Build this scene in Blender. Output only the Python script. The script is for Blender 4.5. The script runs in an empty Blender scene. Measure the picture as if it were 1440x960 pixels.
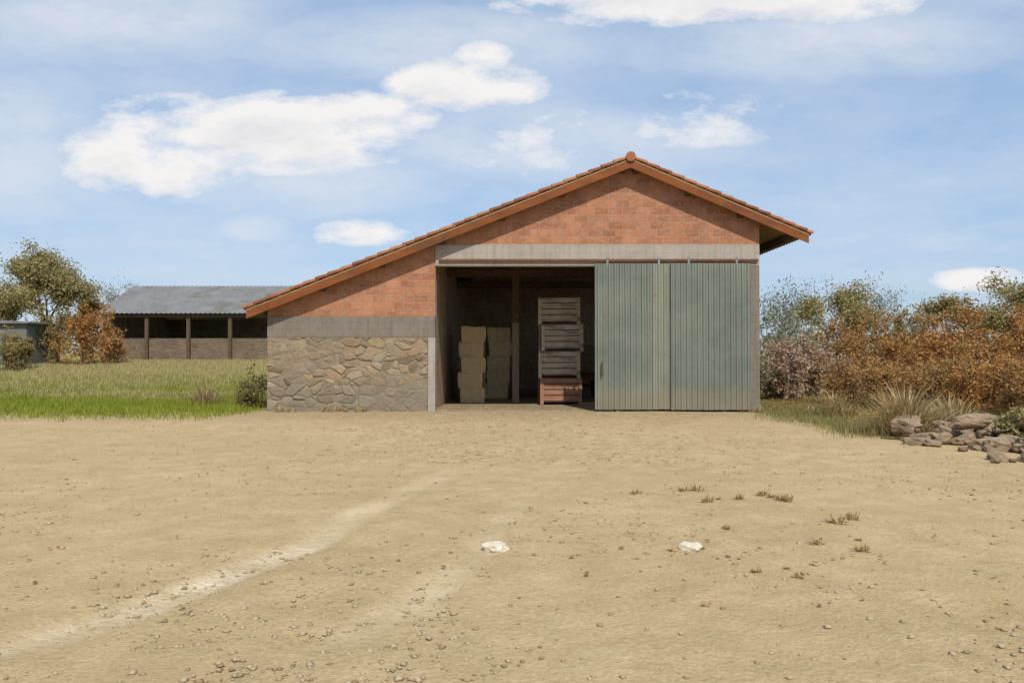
import bpy, bmesh, math, random
from mathutils import Vector, Matrix, noise
R = random.Random(7)
S = bpy.context.scene
COL = S.collection
F = 1130.0; EYE = 1.6; HOR = 496.0

def wx(px, Y): return (px-720.0)/F*Y
def wz(py, Y): return EYE+(HOR-py)/F*Y
def sm(a, b, v):
    t = max(0.0, min(1.0, (v-a)/(b-a))); return t*t*(3-2*t)
def nz(x, y, z=0.0): return noise.noise(Vector((x, y, z)))

# ------------------------------------------------------------------ tracks + ground height
TRACKS = [([(-2.75,4.3),(-2.46,4.87),(-2.21,5.37),(-1.95,6.05),(-1.67,6.72),(-1.54,7.73),(-1.27,9.0),(-.5,12.0),(.3,15.5)], .17, .95),
          ([(-.95,4.5),(-.6,5.37),(-.37,5.95),(-.13,7.4),(.16,8.86),(.9,12),(1.5,15.5)], .15, .42)]
def seg_d(p, a, b):
    ax, ay = a; bx, by = b; dx, dy = bx-ax, by-ay
    t = max(0, min(1, ((p[0]-ax)*dx+(p[1]-ay)*dy)/(dx*dx+dy*dy)))
    return math.hypot(p[0]-ax-t*dx, p[1]-ay-t*dy)
def track_mask(x, y):
    m = 0.0
    if -6 < x < 6 and 3 < y < 21:
        w = .22*nz(x*.9, y*.9, 3.1)
        for pts, r, kk in TRACKS:
            d = min(seg_d((x+w*.5, y+w*.3), pts[i], pts[i+1]) for i in range(len(pts)-1))
            k = kk*(1-sm(r*.5, r*1.5, d))*(1-sm(5.6, 9.5, y)*.72)*(1-sm(9, 13, y)*.8)*sm(4.0, 4.9, y)*(.55+.9*max(0, .5+nz(x*1.3+7, y*1.3, 2)))
            m = max(m, k)
    return m
def gz(x, y):
    h = .035*nz(x*.18, y*.18)*1.0+.012*nz(x*.9, y*.9, 5)
    h += .95*sm(24, 58, y)*sm(-3, -14, x)
    h += .10*sm(7.5, 11, x)*sm(9, 15, y)
    return h

# ------------------------------------------------------------------ materials
def srgb(r, g, b, k=1.0):
    f = lambda c: (c/255/12.92 if c/255 <= .04045 else ((c/255+.055)/1.055)**2.4)*k
    return (f(r), f(g), f(b), 1)
def newmat(name):
    m = bpy.data.materials.new(name); m.use_nodes = True
    nt = m.node_tree; nt.nodes.clear()
    out = nt.nodes.new('ShaderNodeOutputMaterial'); b = nt.nodes.new('ShaderNodeBsdfPrincipled')
    nt.links.new(b.outputs[0], out.inputs[0]); b.inputs['Specular IOR Level'].default_value = .25
    return m, nt, b
def N(nt, t, **kw):
    n = nt.nodes.new('ShaderNode'+t)
    for k, v in kw.items():
        if k in n.inputs.keys(): n.inputs[k].default_value = v
        else: setattr(n, k, v)
    return n
def coord(nt, kind='Object', scale=(1,1,1)):
    c = N(nt, 'TexCoord'); m = N(nt, 'Mapping'); m.inputs['Scale'].default_value = scale
    nt.links.new(c.outputs[kind], m.inputs[0]); return m.outputs[0]
def ramp(nt, fac, stops):
    r = N(nt, 'ValToRGB'); e = r.color_ramp.elements
    while len(e) < len(stops): e.new(.5)
    for i, (p, c) in enumerate(stops):
        e[i].position = p; e[i].color = c if len(c) == 4 else (*c, 1)
    nt.links.new(fac, r.inputs[0]); return r.outputs[0]
def mix(nt, fac, a, b, mode='MIX'):
    m = N(nt, 'Mix', data_type='RGBA', blend_type=mode)
    for s, v in ((m.inputs[0], fac), (m.inputs[6], a), (m.inputs[7], b)):
        if hasattr(v, 'node'): nt.links.new(v, s)
        else: s.default_value = v
    return m.outputs[2]
def math_(nt, op, a, b=0.0, clamp=False):
    m = N(nt, 'Math', operation=op); m.use_clamp = clamp
    for s, v in ((m.inputs[0], a), (m.inputs[1], b)):
        if hasattr(v, 'node'): nt.links.new(v, s)
        else: s.default_value = v
    return m.outputs[0]
def bump(nt, b, h, st, d=.02):
    n = N(nt, 'Bump'); n.inputs['Strength'].default_value = st; n.inputs['Distance'].default_value = d
    nt.links.new(h, n.inputs['Height']); nt.links.new(n.outputs[0], b.inputs['Normal'])
def noise_(nt, vec, scale, detail=5, rough=.6):
    n = N(nt, 'TexNoise'); n.inputs['Scale'].default_value = scale; n.inputs['Detail'].default_value = detail
    n.inputs['Roughness'].default_value = rough; nt.links.new(vec, n.inputs['Vector']); return n.outputs[0]

def mottled(name, c1, c2, scale=3, rough=.9, bst=.3, bscale=30, bd=.01, metallic=0, stretch=(1,1,1), c3=None):
    m, nt, b = newmat(name); v = coord(nt, 'Object', stretch)
    n = noise_(nt, v, scale, 7, .65)
    col = ramp(nt, n, [(.32, c1), (.68, c2)])
    if c3:
        n3 = noise_(nt, v, scale*.33, 6, .7)
        col = mix(nt, ramp(nt, n3, [(.52, (0,0,0)), (.66, (1,1,1))]), col, c3)
    nt.links.new(col, b.inputs['Base Color']); b.inputs['Roughness'].default_value = rough
    b.inputs['Metallic'].default_value = metallic
    bump(nt, b, noise_(nt, v, bscale, 6, .65), bst, bd); return m

def leaf_mat(name, cs, rough=.7):
    m, nt, b = newmat(name)
    g = N(nt, 'NewGeometry')
    v = coord(nt, 'Object')
    f = math_(nt, 'ADD', math_(nt, 'MULTIPLY', g.outputs['Random Per Island'], .6), math_(nt, 'MULTIPLY', noise_(nt, v, 1.1, 3), .5))
    col = ramp(nt, f, [(.2+.5*i/(len(cs)-1), c) for i, c in enumerate(cs)])
    nt.links.new(col, b.inputs['Base Color']); b.inputs['Roughness'].default_value = rough
    b.inputs['Specular IOR Level'].default_value = .15
    t = N(nt, 'BsdfTranslucent'); nt.links.new(col, t.inputs[0])
    ms = N(nt, 'MixShader'); ms.inputs[0].default_value = .3
    nt.links.new(b.outputs[0], ms.inputs[1]); nt.links.new(t.outputs[0], ms.inputs[2])
    nt.links.new(ms.outputs[0], [n for n in nt.nodes if n.type == 'OUTPUT_MATERIAL'][0].inputs[0])
    return m

def brick_mat(name, ca, cb, mortar, bw, bh, ms=.012):
    m, nt, b = newmat(name); c = N(nt, 'TexCoord')
    sx = N(nt, 'SeparateXYZ'); nt.links.new(c.outputs['Object'], sx.inputs[0])
    cx = N(nt, 'CombineXYZ')
    nt.links.new(math_(nt, 'ADD', sx.outputs[0], sx.outputs[1]), cx.inputs[0]); nt.links.new(sx.outputs[2], cx.inputs[1])
    w = N(nt, 'TexNoise'); w.inputs['Scale'].default_value = 6; nt.links.new(cx.outputs[0], w.inputs['Vector'])
    wv = N(nt, 'VectorMath', operation='MULTIPLY_ADD'); nt.links.new(w.outputs['Color'], wv.inputs[0])
    wv.inputs[1].default_value = (.02,.02,0); nt.links.new(cx.outputs[0], wv.inputs[2])
    br = N(nt, 'TexBrick'); nt.links.new(wv.outputs[0], br.inputs['Vector'])
    br.inputs['Scale'].default_value = 1; br.inputs['Brick Width'].default_value = bw; br.inputs['Row Height'].default_value = bh
    br.inputs['Mortar Size'].default_value = ms; br.inputs['Mortar Smooth'].default_value = .25; br.inputs['Bias'].default_value = -.1
    br.inputs['Color1'].default_value = ca; br.inputs['Color2'].default_value = cb; br.inputs['Mortar'].default_value = mortar
    n = noise_(nt, c.outputs['Object'], 1.3, 8, .7)
    col = mix(nt, .8, br.outputs['Color'], ramp(nt, n, [(.3, (.62,.6,.58)), (.7, (1.1,1.1,1.12))]), 'MULTIPLY')
    st = noise_(nt, coord(nt, 'Object', (3,3,.25)), 1.5, 6, .6)
    col = mix(nt, math_(nt, 'MULTIPLY', ramp(nt, st, [(.55, (0,0,0)), (.75, (1,1,1))]), .35), col, (.16,.13,.10,1))
    sm_ = math_(nt, 'MULTIPLY', ramp(nt, noise_(nt, coord(nt, 'Object', (2.2,2.2,6)), 2.2, 9, .78), [(.49, (0,0,0)), (.60, (1,1,1))]), .6)
    col = mix(nt, sm_, col, mortar)
    chip = ramp(nt, noise_(nt, c.outputs['Object'], 7, 7, .8), [(.59, (0,0,0)), (.63, (1,1,1))])
    col = mix(nt, math_(nt, 'MULTIPLY', chip, .6), col, (.52,.27,.15,1))
    nt.links.new(col, b.inputs['Base Color']); b.inputs['Roughness'].default_value = .92
    h = math_(nt, 'ADD', math_(nt, 'MULTIPLY', br.outputs['Fac'], -1.0), math_(nt, 'MULTIPLY', noise_(nt, c.outputs['Object'], 35, 5), .5))
    bump(nt, b, h, .7, .012); return m

def stone_mat(name, cols, mortar, scale=3.2):
    m, nt, b = newmat(name); c = N(nt, 'TexCoord')
    mp = N(nt, 'Mapping'); mp.inputs['Scale'].default_value = (1,1,1.6); nt.links.new(c.outputs['Object'], mp.inputs[0])
    w = N(nt, 'TexNoise'); w.inputs['Scale'].default_value = 3; w.inputs['Detail'].default_value = 4; nt.links.new(mp.outputs[0], w.inputs['Vector'])
    wv = N(nt, 'VectorMath', operation='MULTIPLY_ADD'); nt.links.new(w.outputs['Color'], wv.inputs[0])
    wv.inputs[1].default_value = (.22,.22,.22); nt.links.new(mp.outputs[0], wv.inputs[2])
    v1 = N(nt, 'TexVoronoi', feature='F1'); v1.inputs['Scale'].default_value = scale; nt.links.new(wv.outputs[0], v1.inputs['Vector'])
    v2 = N(nt, 'TexVoronoi', feature='DISTANCE_TO_EDGE'); v2.inputs['Scale'].default_value = scale; nt.links.new(wv.outputs[0], v2.inputs['Vector'])
    sp = N(nt, 'SeparateColor'); nt.links.new(v1.outputs['Color'], sp.inputs[0])
    col = ramp(nt, sp.outputs[0], [(i/(len(cols)-1), q) for i, q in enumerate(cols)])
    edge = ramp(nt, math_(nt, 'ADD', v2.outputs['Distance'], math_(nt, 'MULTIPLY', noise_(nt, mp.outputs[0], 22, 5), .10)), [(.07, (0,0,0)), (.15, (1,1,1))])
    col = mix(nt, edge, mortar, col)
    n = noise_(nt, c.outputs['Object'], 1.0, 9, .7)
    col = mix(nt, .85, col, ramp(nt, n, [(.3, (.6,.6,.62)), (.7, (1.12,1.1,1.06))]), 'MULTIPLY')
    col = mix(nt, .6, col, ramp(nt, noise_(nt, c.outputs['Object'], 24, 4), [(.3, (.7,.7,.7)), (.7, (1.1,1.1,1.1))]), 'MULTIPLY')
    nt.links.new(col, b.inputs['Base Color']); b.inputs['Roughness'].default_value = .95
    h = math_(nt, 'ADD', math_(nt, 'MULTIPLY', edge, .8), math_(nt, 'MULTIPLY', noise_(nt, c.outputs['Object'], 18, 6), .7))
    bump(nt, b, h, .8, .03); return m

M = {}
M['brick'] = brick_mat('hollow_brick', (.44,.19,.095,1), (.31,.12,.06,1), (.36,.25,.18,1), .38, .2)
def concrete_mat(name, c1, c2, dark):
    m, nt, b = newmat(name); v = coord(nt, 'Object')
    col = ramp(nt, noise_(nt, v, 1.7, 9, .72), [(.3, c1), (.7, c2)])
    st = noise_(nt, coord(nt, 'Object', (5,5,.3)), 1.6, 7, .68)
    col = mix(nt, math_(nt, 'MULTIPLY', ramp(nt, st, [(.5, (0,0,0)), (.68, (1,1,1))]), .6), col, dark)
    col = mix(nt, .7, col, ramp(nt, noise_(nt, v, 30, 5), [(.3, (.8,.8,.8)), (.7, (1.12,1.12,1.12))]), 'MULTIPLY')
    li = N(nt, 'SeparateXYZ'); nt.links.new(v, li.inputs[0])
    fr = math_(nt, 'FRACT', math_(nt, 'ADD', math_(nt, 'MULTIPLY', li.outputs[2], 5.3), math_(nt, 'MULTIPLY', noise_(nt, v, 1.5, 3), .12)))
    line = ramp(nt, fr, [(.0, (0,0,0)), (.05, (1,1,1))])
    gap = ramp(nt, noise_(nt, v, 2.4, 4), [(.45, (0,0,0)), (.6, (1,1,1))])
    col = mix(nt, math_(nt, 'MULTIPLY', gap, .22), col, ramp(nt, line, [(0, (.4,.38,.35)), (1, (1,1,1))]), 'MULTIPLY')
    nt.links.new(col, b.inputs['Base Color']); b.inputs['Roughness'].default_value = .95
    bump(nt, b, math_(nt, 'ADD', math_(nt, 'MULTIPLY', line, .6), noise_(nt, v, 22, 7, .7)), .5, .012); return m
M['concrete'] = concrete_mat('concrete', (.30,.26,.22,1), (.39,.345,.30,1), (.21,.18,.15,1))
M['old_concrete'] = concrete_mat('old_concrete', (.165,.142,.113,1), (.225,.195,.157,1), (.125,.105,.082,1))
M['stone'] = stone_mat('rubble_stone', [(.15,.115,.075,1), (.24,.19,.13,1), (.19,.155,.12,1), (.28,.225,.155,1)], (.25,.205,.15,1))
M['inner'] = stone_mat('inner_stone', [(.34,.25,.155,1), (.42,.32,.2,1), (.38,.29,.19,1)], (.42,.33,.22,1))
M['timber'] = mottled('old_timber', (.07,.045,.028,1), (.13,.085,.052,1), 2, .85, .4, 20, .01, stretch=(6,1,6))
M['deck'] = mottled('roof_boards', (.24,.16,.09,1), (.36,.25,.15,1), 2, .9, .4, 20, .01, stretch=(1,6,6))
M['timber_pale'] = mottled('weathered_timber', (.16,.125,.085,1), (.26,.21,.15,1), 2, .9, .4, 20, .01, stretch=(6,6,1))
M['iron'] = mottled('rusty_iron', (.10,.045,.022,1), (.17,.075,.035,1), 5, .8, .3, 40, .004)
M['steel'] = mottled('dull_steel', (.18,.18,.17,1), (.26,.26,.25,1), 4, .5, .1, 40, .002, metallic=.6)
M['redpaint'] = mottled('faded_red_paint', (.16,.05,.035,1), (.22,.075,.05,1), 4, .6, .1, 30, .003, c3=(.12,.07,.045,1))
M['rubber'] = mottled('rubber', (.02,.019,.018,1), (.04,.037,.033,1), 6, .85, .2, 40, .004)
M['rust_board'] = mottled('rust_brown_board', (.15,.046,.013,1), (.235,.08,.025,1), 1.3, .85, .5, 20, .01, stretch=(1,3,3), c3=(.10,.05,.025,1))
M['bin_wood'] = mottled('grey_bin_wood', (.34,.285,.205,1), (.50,.43,.32,1), 3, .92, .5, 30, .008, stretch=(1,5,5), c3=(.2,.15,.1,1))
M['bin_red'] = mottled('red_brown_bin_wood', (.24,.12,.075,1), (.36,.19,.125,1), 3, .92, .5, 30, .008, stretch=(1,5,5))
M['hay'] = mottled('straw', (.50,.38,.20,1), (.70,.56,.33,1), 9, .95, .9, 60, .02, stretch=(1,4,4))
M['grey_roof'] = mottled('fibre_cement', (.15,.15,.155,1), (.21,.205,.2,1), 1.2, .9, .2, 20, .01, c3=(.13,.125,.105,1))
M['shed_wall'] = stone_mat('shed_stone', [(.15,.11,.07,1), (.21,.16,.11,1), (.18,.13,.09,1)], (.2,.155,.11,1), 2)
M['render'] = mottled('grey_render', (.12,.125,.115,1), (.17,.175,.16,1), 1.5, .95, .2, 18, .01)
M['bark'] = mottled('bark', (.085,.068,.05,1), (.17,.145,.11,1), 6, .95, .8, 18, .03, stretch=(1,1,.3))
M['leaf_olive'] = leaf_mat('olive_foliage', [(.19,.175,.065,1), (.29,.255,.10,1), (.37,.29,.14,1)])
M['leaf_brown'] = leaf_mat('withered_foliage', [(.22,.115,.04,1), (.35,.185,.066,1), (.44,.26,.10,1)])
M['leaf_rust'] = leaf_mat('rust_foliage', [(.27,.125,.036,1), (.40,.185,.055,1), (.48,.26,.085,1)])
M['leaf_mix'] = leaf_mat('turning_foliage', [(.18,.14,.045,1), (.29,.19,.07,1), (.32,.26,.10,1)])
M['leaf_pale'] = leaf_mat('pale_buds', [(.15,.145,.09,1), (.20,.20,.12,1), (.17,.16,.11,1)])
M['leaf_pink'] = leaf_mat('pinkish_twigs', [(.30,.19,.13,1), (.40,.27,.19,1), (.46,.34,.24,1)])
M['leaf_grey'] = leaf_mat('grey_green_foliage', [(.17,.18,.11,1), (.25,.26,.17,1), (.32,.32,.22,1)])
M['verge'] = leaf_mat('dull_grass', [(.12,.115,.035,1), (.19,.17,.06,1), (.28,.23,.10,1)])
M['dead_stalks'] = leaf_mat('dead_stalks', [(.31,.215,.095,1), (.42,.31,.15,1), (.50,.385,.2,1)])
M['straw_bits'] = leaf_mat('loose_straw', [(.3,.22,.1,1), (.45,.35,.18,1), (.55,.45,.26,1)])
M['grass_green'] = leaf_mat('green_grass', [(.14,.18,.014,1), (.205,.25,.026,1), (.29,.30,.05,1)])
M['grass_dry'] = leaf_mat('dry_grass', [(.27,.24,.085,1), (.36,.32,.13,1), (.45,.37,.18,1)])
M['rock'] = mottled('fieldstone', (.24,.165,.10,1), (.39,.285,.185,1), 4, .95, .8, 18, .04, c3=(.21,.175,.115,1))
M['pale_rock'] = mottled('pale_stone', (.52,.45,.34,1), (.66,.59,.47,1), 4, .9, .4, 30, .01)
M['pebble'] = leaf_mat('pebbles', [(.30,.225,.12,1), (.44,.345,.20,1), (.54,.45,.30,1)], .9)

def roof_mat():
    m, nt, b = newmat('canal_tile'); v = coord(nt, 'Object')
    g = N(nt, 'NewGeometry')
    n = noise_(nt, v, 2.2, 7, .7)
    f = math_(nt, 'ADD', math_(nt, 'MULTIPLY', g.outputs['Random Per Island'], .5), math_(nt, 'MULTIPLY', n, .6))
    col = ramp(nt, f, [(.2, (.13,.05,.022)), (.5, (.27,.10,.042)), (.8, (.36,.16,.075))])
    li = noise_(nt, v, 5, 6, .7)
    col = mix(nt, ramp(nt, li, [(.58, (0,0,0)), (.68, (.7,.7,.7))]), col, (.12,.105,.07,1))
    nt.links.new(col, b.inputs['Base Color']); b.inputs['Roughness'].default_value = .9
    bump(nt, b, noise_(nt, v, 40, 4), .3, .01); return m
M['tile'] = roof_mat()

def door_mat(ca, cb):
    m, nt, b = newmat('green_grey_sheet'); v = coord(nt, 'Object')
    n = noise_(nt, v, .9, 7, .65)
    col = ramp(nt, n, [(.3, ca), (.7, cb)])
    st = noise_(nt, coord(nt, 'Object', (9,9,.35)), 1.2, 6, .65)
    col = mix(nt, math_(nt, 'MULTIPLY', ramp(nt, st, [(.5, (0,0,0)), (.75, (1,1,1))]), .45), col, (.11,.115,.085,1))
    ru = noise_(nt, v, 4.5, 8, .75)
    col = mix(nt, ramp(nt, ru, [(.60, (0,0,0)), (.70, (.75,.75,.75))]), col, (.17,.085,.045,1))
    sz = N(nt, 'SeparateXYZ'); nt.links.new(v, sz.inputs[0])
    hz = math_(nt, 'ADD', sz.outputs[2], math_(nt, 'MULTIPLY', noise_(nt, coord(nt, 'Object', (4,4,1)), 2.5, 8, .75), -1.0))
    col = mix(nt, ramp(nt, hz, [(.0, (.34,.34,.34)), (.02, (.32,.32,.32)), (.25, (0,0,0))]), col, (.27,.21,.13,1))   # dried mud splash
    nt.links.new(col, b.inputs['Base Color']); b.inputs['Roughness'].default_value = .55; b.inputs['Metallic'].default_value = .1
    bump(nt, b, noise_(nt, v, 3, 4), .12, .02); return m
M['door'] = door_mat((.13,.15,.12), (.185,.197,.158)); M['door_pale'] = door_mat((.18,.19,.145), (.235,.238,.185))

def ground_mat():
    m, nt, b = newmat('dry_earth'); v = coord(nt, 'Object')
    a = N(nt, 'VertexColor', layer_name='kind'); sp = N(nt, 'SeparateColor'); nt.links.new(a.outputs[0], sp.inputs[0])
    n1 = noise_(nt, v, .35, 8, .65); n2 = noise_(nt, v, 2.4, 9, .7); n3 = noise_(nt, v, 28, 6, .7)
    col = ramp(nt, n1, [(.3, (.455,.332,.178)), (.7, (.535,.402,.234))])
    col = mix(nt, .75, col, ramp(nt, n2, [(.3, (.76,.75,.71)), (.7, (1.14,1.14,1.16))]), 'MULTIPLY')
    col = mix(nt, .8, col, ramp(nt, n3, [(.3, (.72,.70,.66)), (.7, (1.16,1.16,1.16))]), 'MULTIPLY')
    pt = noise_(nt, v, .9, 7, .72)
    col = mix(nt, math_(nt, 'MULTIPLY', ramp(nt, pt, [(.50, (0,0,0)), (.64, (1,1,1))]), .42), col, (.42,.305,.155,1))   # scuffed darker patches
    col = mix(nt, math_(nt, 'MULTIPLY', sp.outputs[0], ramp(nt, noise_(nt, v, 4.5, 8, .75), [(.36, (.15,.15,.15)), (.6, (1,1,1))])), col, (.72,.61,.44,1))                       # dusty wheel ruts
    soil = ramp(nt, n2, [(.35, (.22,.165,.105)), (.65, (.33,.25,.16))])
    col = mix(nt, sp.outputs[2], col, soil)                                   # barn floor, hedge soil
    gr = ramp(nt, n2, [(.35, (.19,.18,.05)), (.65, (.33,.28,.11))])
    col = mix(nt, sp.outputs[1], col, gr)
    nt.links.new(col, b.inputs['Base Color']); b.inputs['Roughness'].default_value = 1; b.inputs['Specular IOR Level'].default_value = .05
    vo = N(nt, 'TexVoronoi'); vo.inputs['Scale'].default_value = 38; nt.links.new(v, vo.inputs['Vector'])
    h = math_(nt, 'ADD', math_(nt, 'ADD', n3, math_(nt, 'MULTIPLY', n2, 1.4)), math_(nt, 'MULTIPLY', vo.outputs['Distance'], -.4))
    h = math_(nt, 'ADD', h, math_(nt, 'MULTIPLY', noise_(nt, v, 9, 7, .75), 1.5))
    tm = N(nt, 'Mapping'); tm.inputs['Rotation'].default_value = (0, 0, math.radians(-70)); nt.links.new(v, tm.inputs[0])
    tw_ = N(nt, 'TexWave', wave_type='BANDS', bands_direction='X'); tw_.inputs['Scale'].default_value = 3.6; tw_.inputs['Distortion'].default_value = 5.0; tw_.inputs['Detail Scale'].default_value = 3
    nt.links.new(tm.outputs[0], tw_.inputs['Vector'])
    h = math_(nt, 'ADD', h, math_(nt, 'MULTIPLY', math_(nt, 'MULTIPLY', tw_.outputs['Fac'], sp.outputs[0]), .55))
    bump(nt, b, h, .6, .03); return m
M['ground'] = ground_mat()

# ------------------------------------------------------------------ object helpers
def link(name, me, mat=None, parent=None):
    o = bpy.data.objects.new(name, me); COL.objects.link(o)
    if mat: me.materials.append(mat)
    if parent: o.parent = parent
    return o
def tag(o, label=None, cat=None, group=None, kind=None):
    for k, v in (('label', label), ('category', cat), ('group', group), ('kind', kind)):
        if v: o[k] = v
    return o
def thing(name, label, cat, loc=(0,0,0), rz=0, group=None):
    o = bpy.data.objects.new(name, None); COL.objects.link(o); o.location = loc; o.rotation_euler.z = rz
    o.empty_display_size = .2
    return tag(o, label, cat, group)
class MB:
    def __init__(s): s.v = []; s.f = []
    def add(s, vs, fs):
        n = len(s.v); s.v += [tuple(q) for q in vs]; s.f += [tuple(i+n for i in q) for q in fs]; return s
    def box(s, x0, x1, y0, y1, z0, z1, mat=None):
        vs = [Vector((x, y, z)) for x in (x0, x1) for y in (y0, y1) for z in (z0, z1)]
        if mat: vs = [mat @ q for q in vs]
        return s.add(vs, [(0,1,3,2), (4,6,7,5), (0,4,5,1), (2,3,7,6), (0,2,6,4), (1,5,7,3)])
    def prism_xz(s, pts, y0, y1):           # polygon in x,z extruded along y
        n = len(pts); vs = [(x, y0, z) for x, z in pts]+[(x, y1, z) for x, z in pts]
        return s.add(vs, [tuple(range(n)), tuple(range(2*n-1, n-1, -1))]+[(i, (i+1) % n+0, (i+1) % n+n, i+n)[::-1] for i in range(n)])
    def tube(s, pts, rs, sides=8, caps=True):
        rings = []; up = Vector((0, 0, 1))
        for i, p in enumerate(pts):
            p = Vector(p); d = (Vector(pts[min(i+1, len(pts)-1)])-Vector(pts[max(i-1, 0)])).normalized()
            a = d.cross(up if abs(d.z) < .95 else Vector((1, 0, 0))).normalized(); b = d.cross(a)
            rings.append([p+(a*math.cos(t)+b*math.sin(t))*rs[i] for t in [2*math.pi*k/sides for k in range(sides)]])
        vs = [q for r in rings for q in r]; fs = []
        for i in range(len(pts)-1):
            for k in range(sides):
                fs.append((i*sides+k, i*sides+(k+1) % sides, (i+1)*sides+(k+1) % sides, (i+1)*sides+k))
        if caps: fs += [tuple(range(sides))[::-1], tuple(range((len(pts)-1)*sides, len(pts)*sides))]
        return s.add(vs, fs)
    def build(s, name, mat, parent=None, smooth=False, bevel=0):
        me = bpy.data.meshes.new(name); me.from_pydata(s.v, [], s.f); me.update()
        bm = bmesh.new(); bm.from_mesh(me)
        bmesh.ops.recalc_face_normals(bm, faces=bm.faces)
        if bevel: bmesh.ops.bevel(bm, geom=list(bm.edges), offset=bevel, segments=2, affect='EDGES', profile=.6)
        bm.to_mesh(me); bm.free()
        if smooth:
            for p in me.polygons: p.use_smooth = True
        return link(name, me, mat, parent)

# ------------------------------------------------------------------ ground sheet
def axis(a0, a1, step, lo, hi, g=1.16):
    xs = [a0+i*step for i in range(int(round((a1-a0)/step))+1)]
    d = step; x = xs[-1]
    while x < hi: d = min(d*g, 40); x += d; xs.append(x)
    d = step; x = xs[0]
    while x > lo: d = min(d*g, 40); x -= d; xs.insert(0, x)
    return xs
GRASSY = {}
def grass_cover(x, y):
    e = 1.0*nz(x*.5, y*.5, 9)+.55*nz(x*2, y*2, 4)+.4*nz(x*5, y*5, 4)
    left = sm(-6.6, -7.6, x+e*.5)*(.2*sm(18.2, 21, y+e)+.8*sm(20.7, 22.6, y+e)) if y < 60 else sm(-6.6, -7.6, x)
    right = sm(5.9, 7.2, x+e*.5)*sm(14.9, 17.2, y+e*1.3-(x-8)*-.2)*(1-sm(21.6, 21.9, y)*sm(6.9, 6.7, x))
    far = sm(37, 39, y)
    return max(left, right, far)
xs = axis(-7, 8, .075, -420, 420); ys = axis(3.2, 13, .075, -30, 600)
vs = []; cols = []
for y in ys:
    for x in xs:
        t = track_mask(x, y); z = gz(x, y)-.035*t
        if 3 < y < 20 and -9 < x < 10: z += .012*nz(x*3.1, y*3.1, 2)+.006*nz(x*8, y*8, 6)
        vs.append((x, y, z))
        gc = grass_cover(x, y)*.9
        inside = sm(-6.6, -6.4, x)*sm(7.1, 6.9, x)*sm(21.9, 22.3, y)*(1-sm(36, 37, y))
        hedge = sm(9.5, 12, x)*sm(19, 22, y)*.6
        ftrk = .8*t*(.55+.6*nz(x*3, y*3, 8)+.3)
        apron = .42*sm(17.6, 20.2, y+.8*nz(x*.6, y*.6, 3))*sm(9, 7.5, x)*(1-gc)
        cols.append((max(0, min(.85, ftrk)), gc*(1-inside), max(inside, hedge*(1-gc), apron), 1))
W = len(xs)
fs = [(j*W+i, j*W+i+1, (j+1)*W+i+1, (j+1)*W+i) for j in range(len(ys)-1) for i in range(W-1)]
me = bpy.data.meshes.new('ground'); me.from_pydata(vs, [], fs); me.update()
ca = me.color_attributes.new('kind', 'FLOAT_COLOR', 'POINT')
ca.data.foreach_set('color', [c for q in cols for c in q])
for p in me.polygons: p.use_smooth = True
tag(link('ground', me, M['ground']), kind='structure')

# ------------------------------------------------------------------ barn
YF = 22.0; D = 14.0; YB = YF+D
PX, PZ = 3.2, 6.80           # ridge (underside of deck, front)
SL = .393; SR = .425
XL, XR = -6.7, 6.78          # outer wall faces
OL, OR_ = -2.1, 6.45; OH = 3.98    # opening
LB = 4.56                     # top of lintel
zl = lambda x: PZ-SL*(PX-x)
zr = lambda x: PZ-SR*(x-PX)
barn = thing('barn', 'tile roofed farm barn with orange brick gable, wide dark opening and stone side bay', 'barn', (0, YF, 0))
def B(mb, name, mat, parent=None, **k):
    mb.v = [(x, y-YF, z) for x, y, z in mb.v]
    return mb.build(name, M[mat], parent or barn, **k)
T = .4
# brick gable over the opening, and brick triangle over the side bay
B(MB().prism_xz([(OL, LB+.003), (XR, LB+.003), (XR, zr(XR)-.02), (PX, PZ-.02), (OL, zl(OL)-.02)], YF, YF+.22), 'gable', 'brick')
RB0, RB1 = 2.02, 2.60
xk = max(PX-(PZ-.02-RB1-.003)/SL, XL)
B(MB().prism_xz([(xk, RB1+.003), (OL-.003, RB1+.003), (OL-.003, zl(OL-.003)-.02), (xk, max(zl(xk)-.02, RB1+.01))], YF+.01, YF+.21), 'gable', 'brick')
B(MB().box(OL+.001, XR, YF-.03, YF+.3, OH, LB), 'lintel', 'concrete', bevel=.012)
B(MB().box(XL, OL-.003, YF-.02, YF+.3, RB0, RB1), 'ring_beam', 'old_concrete', bevel=.012)
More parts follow.
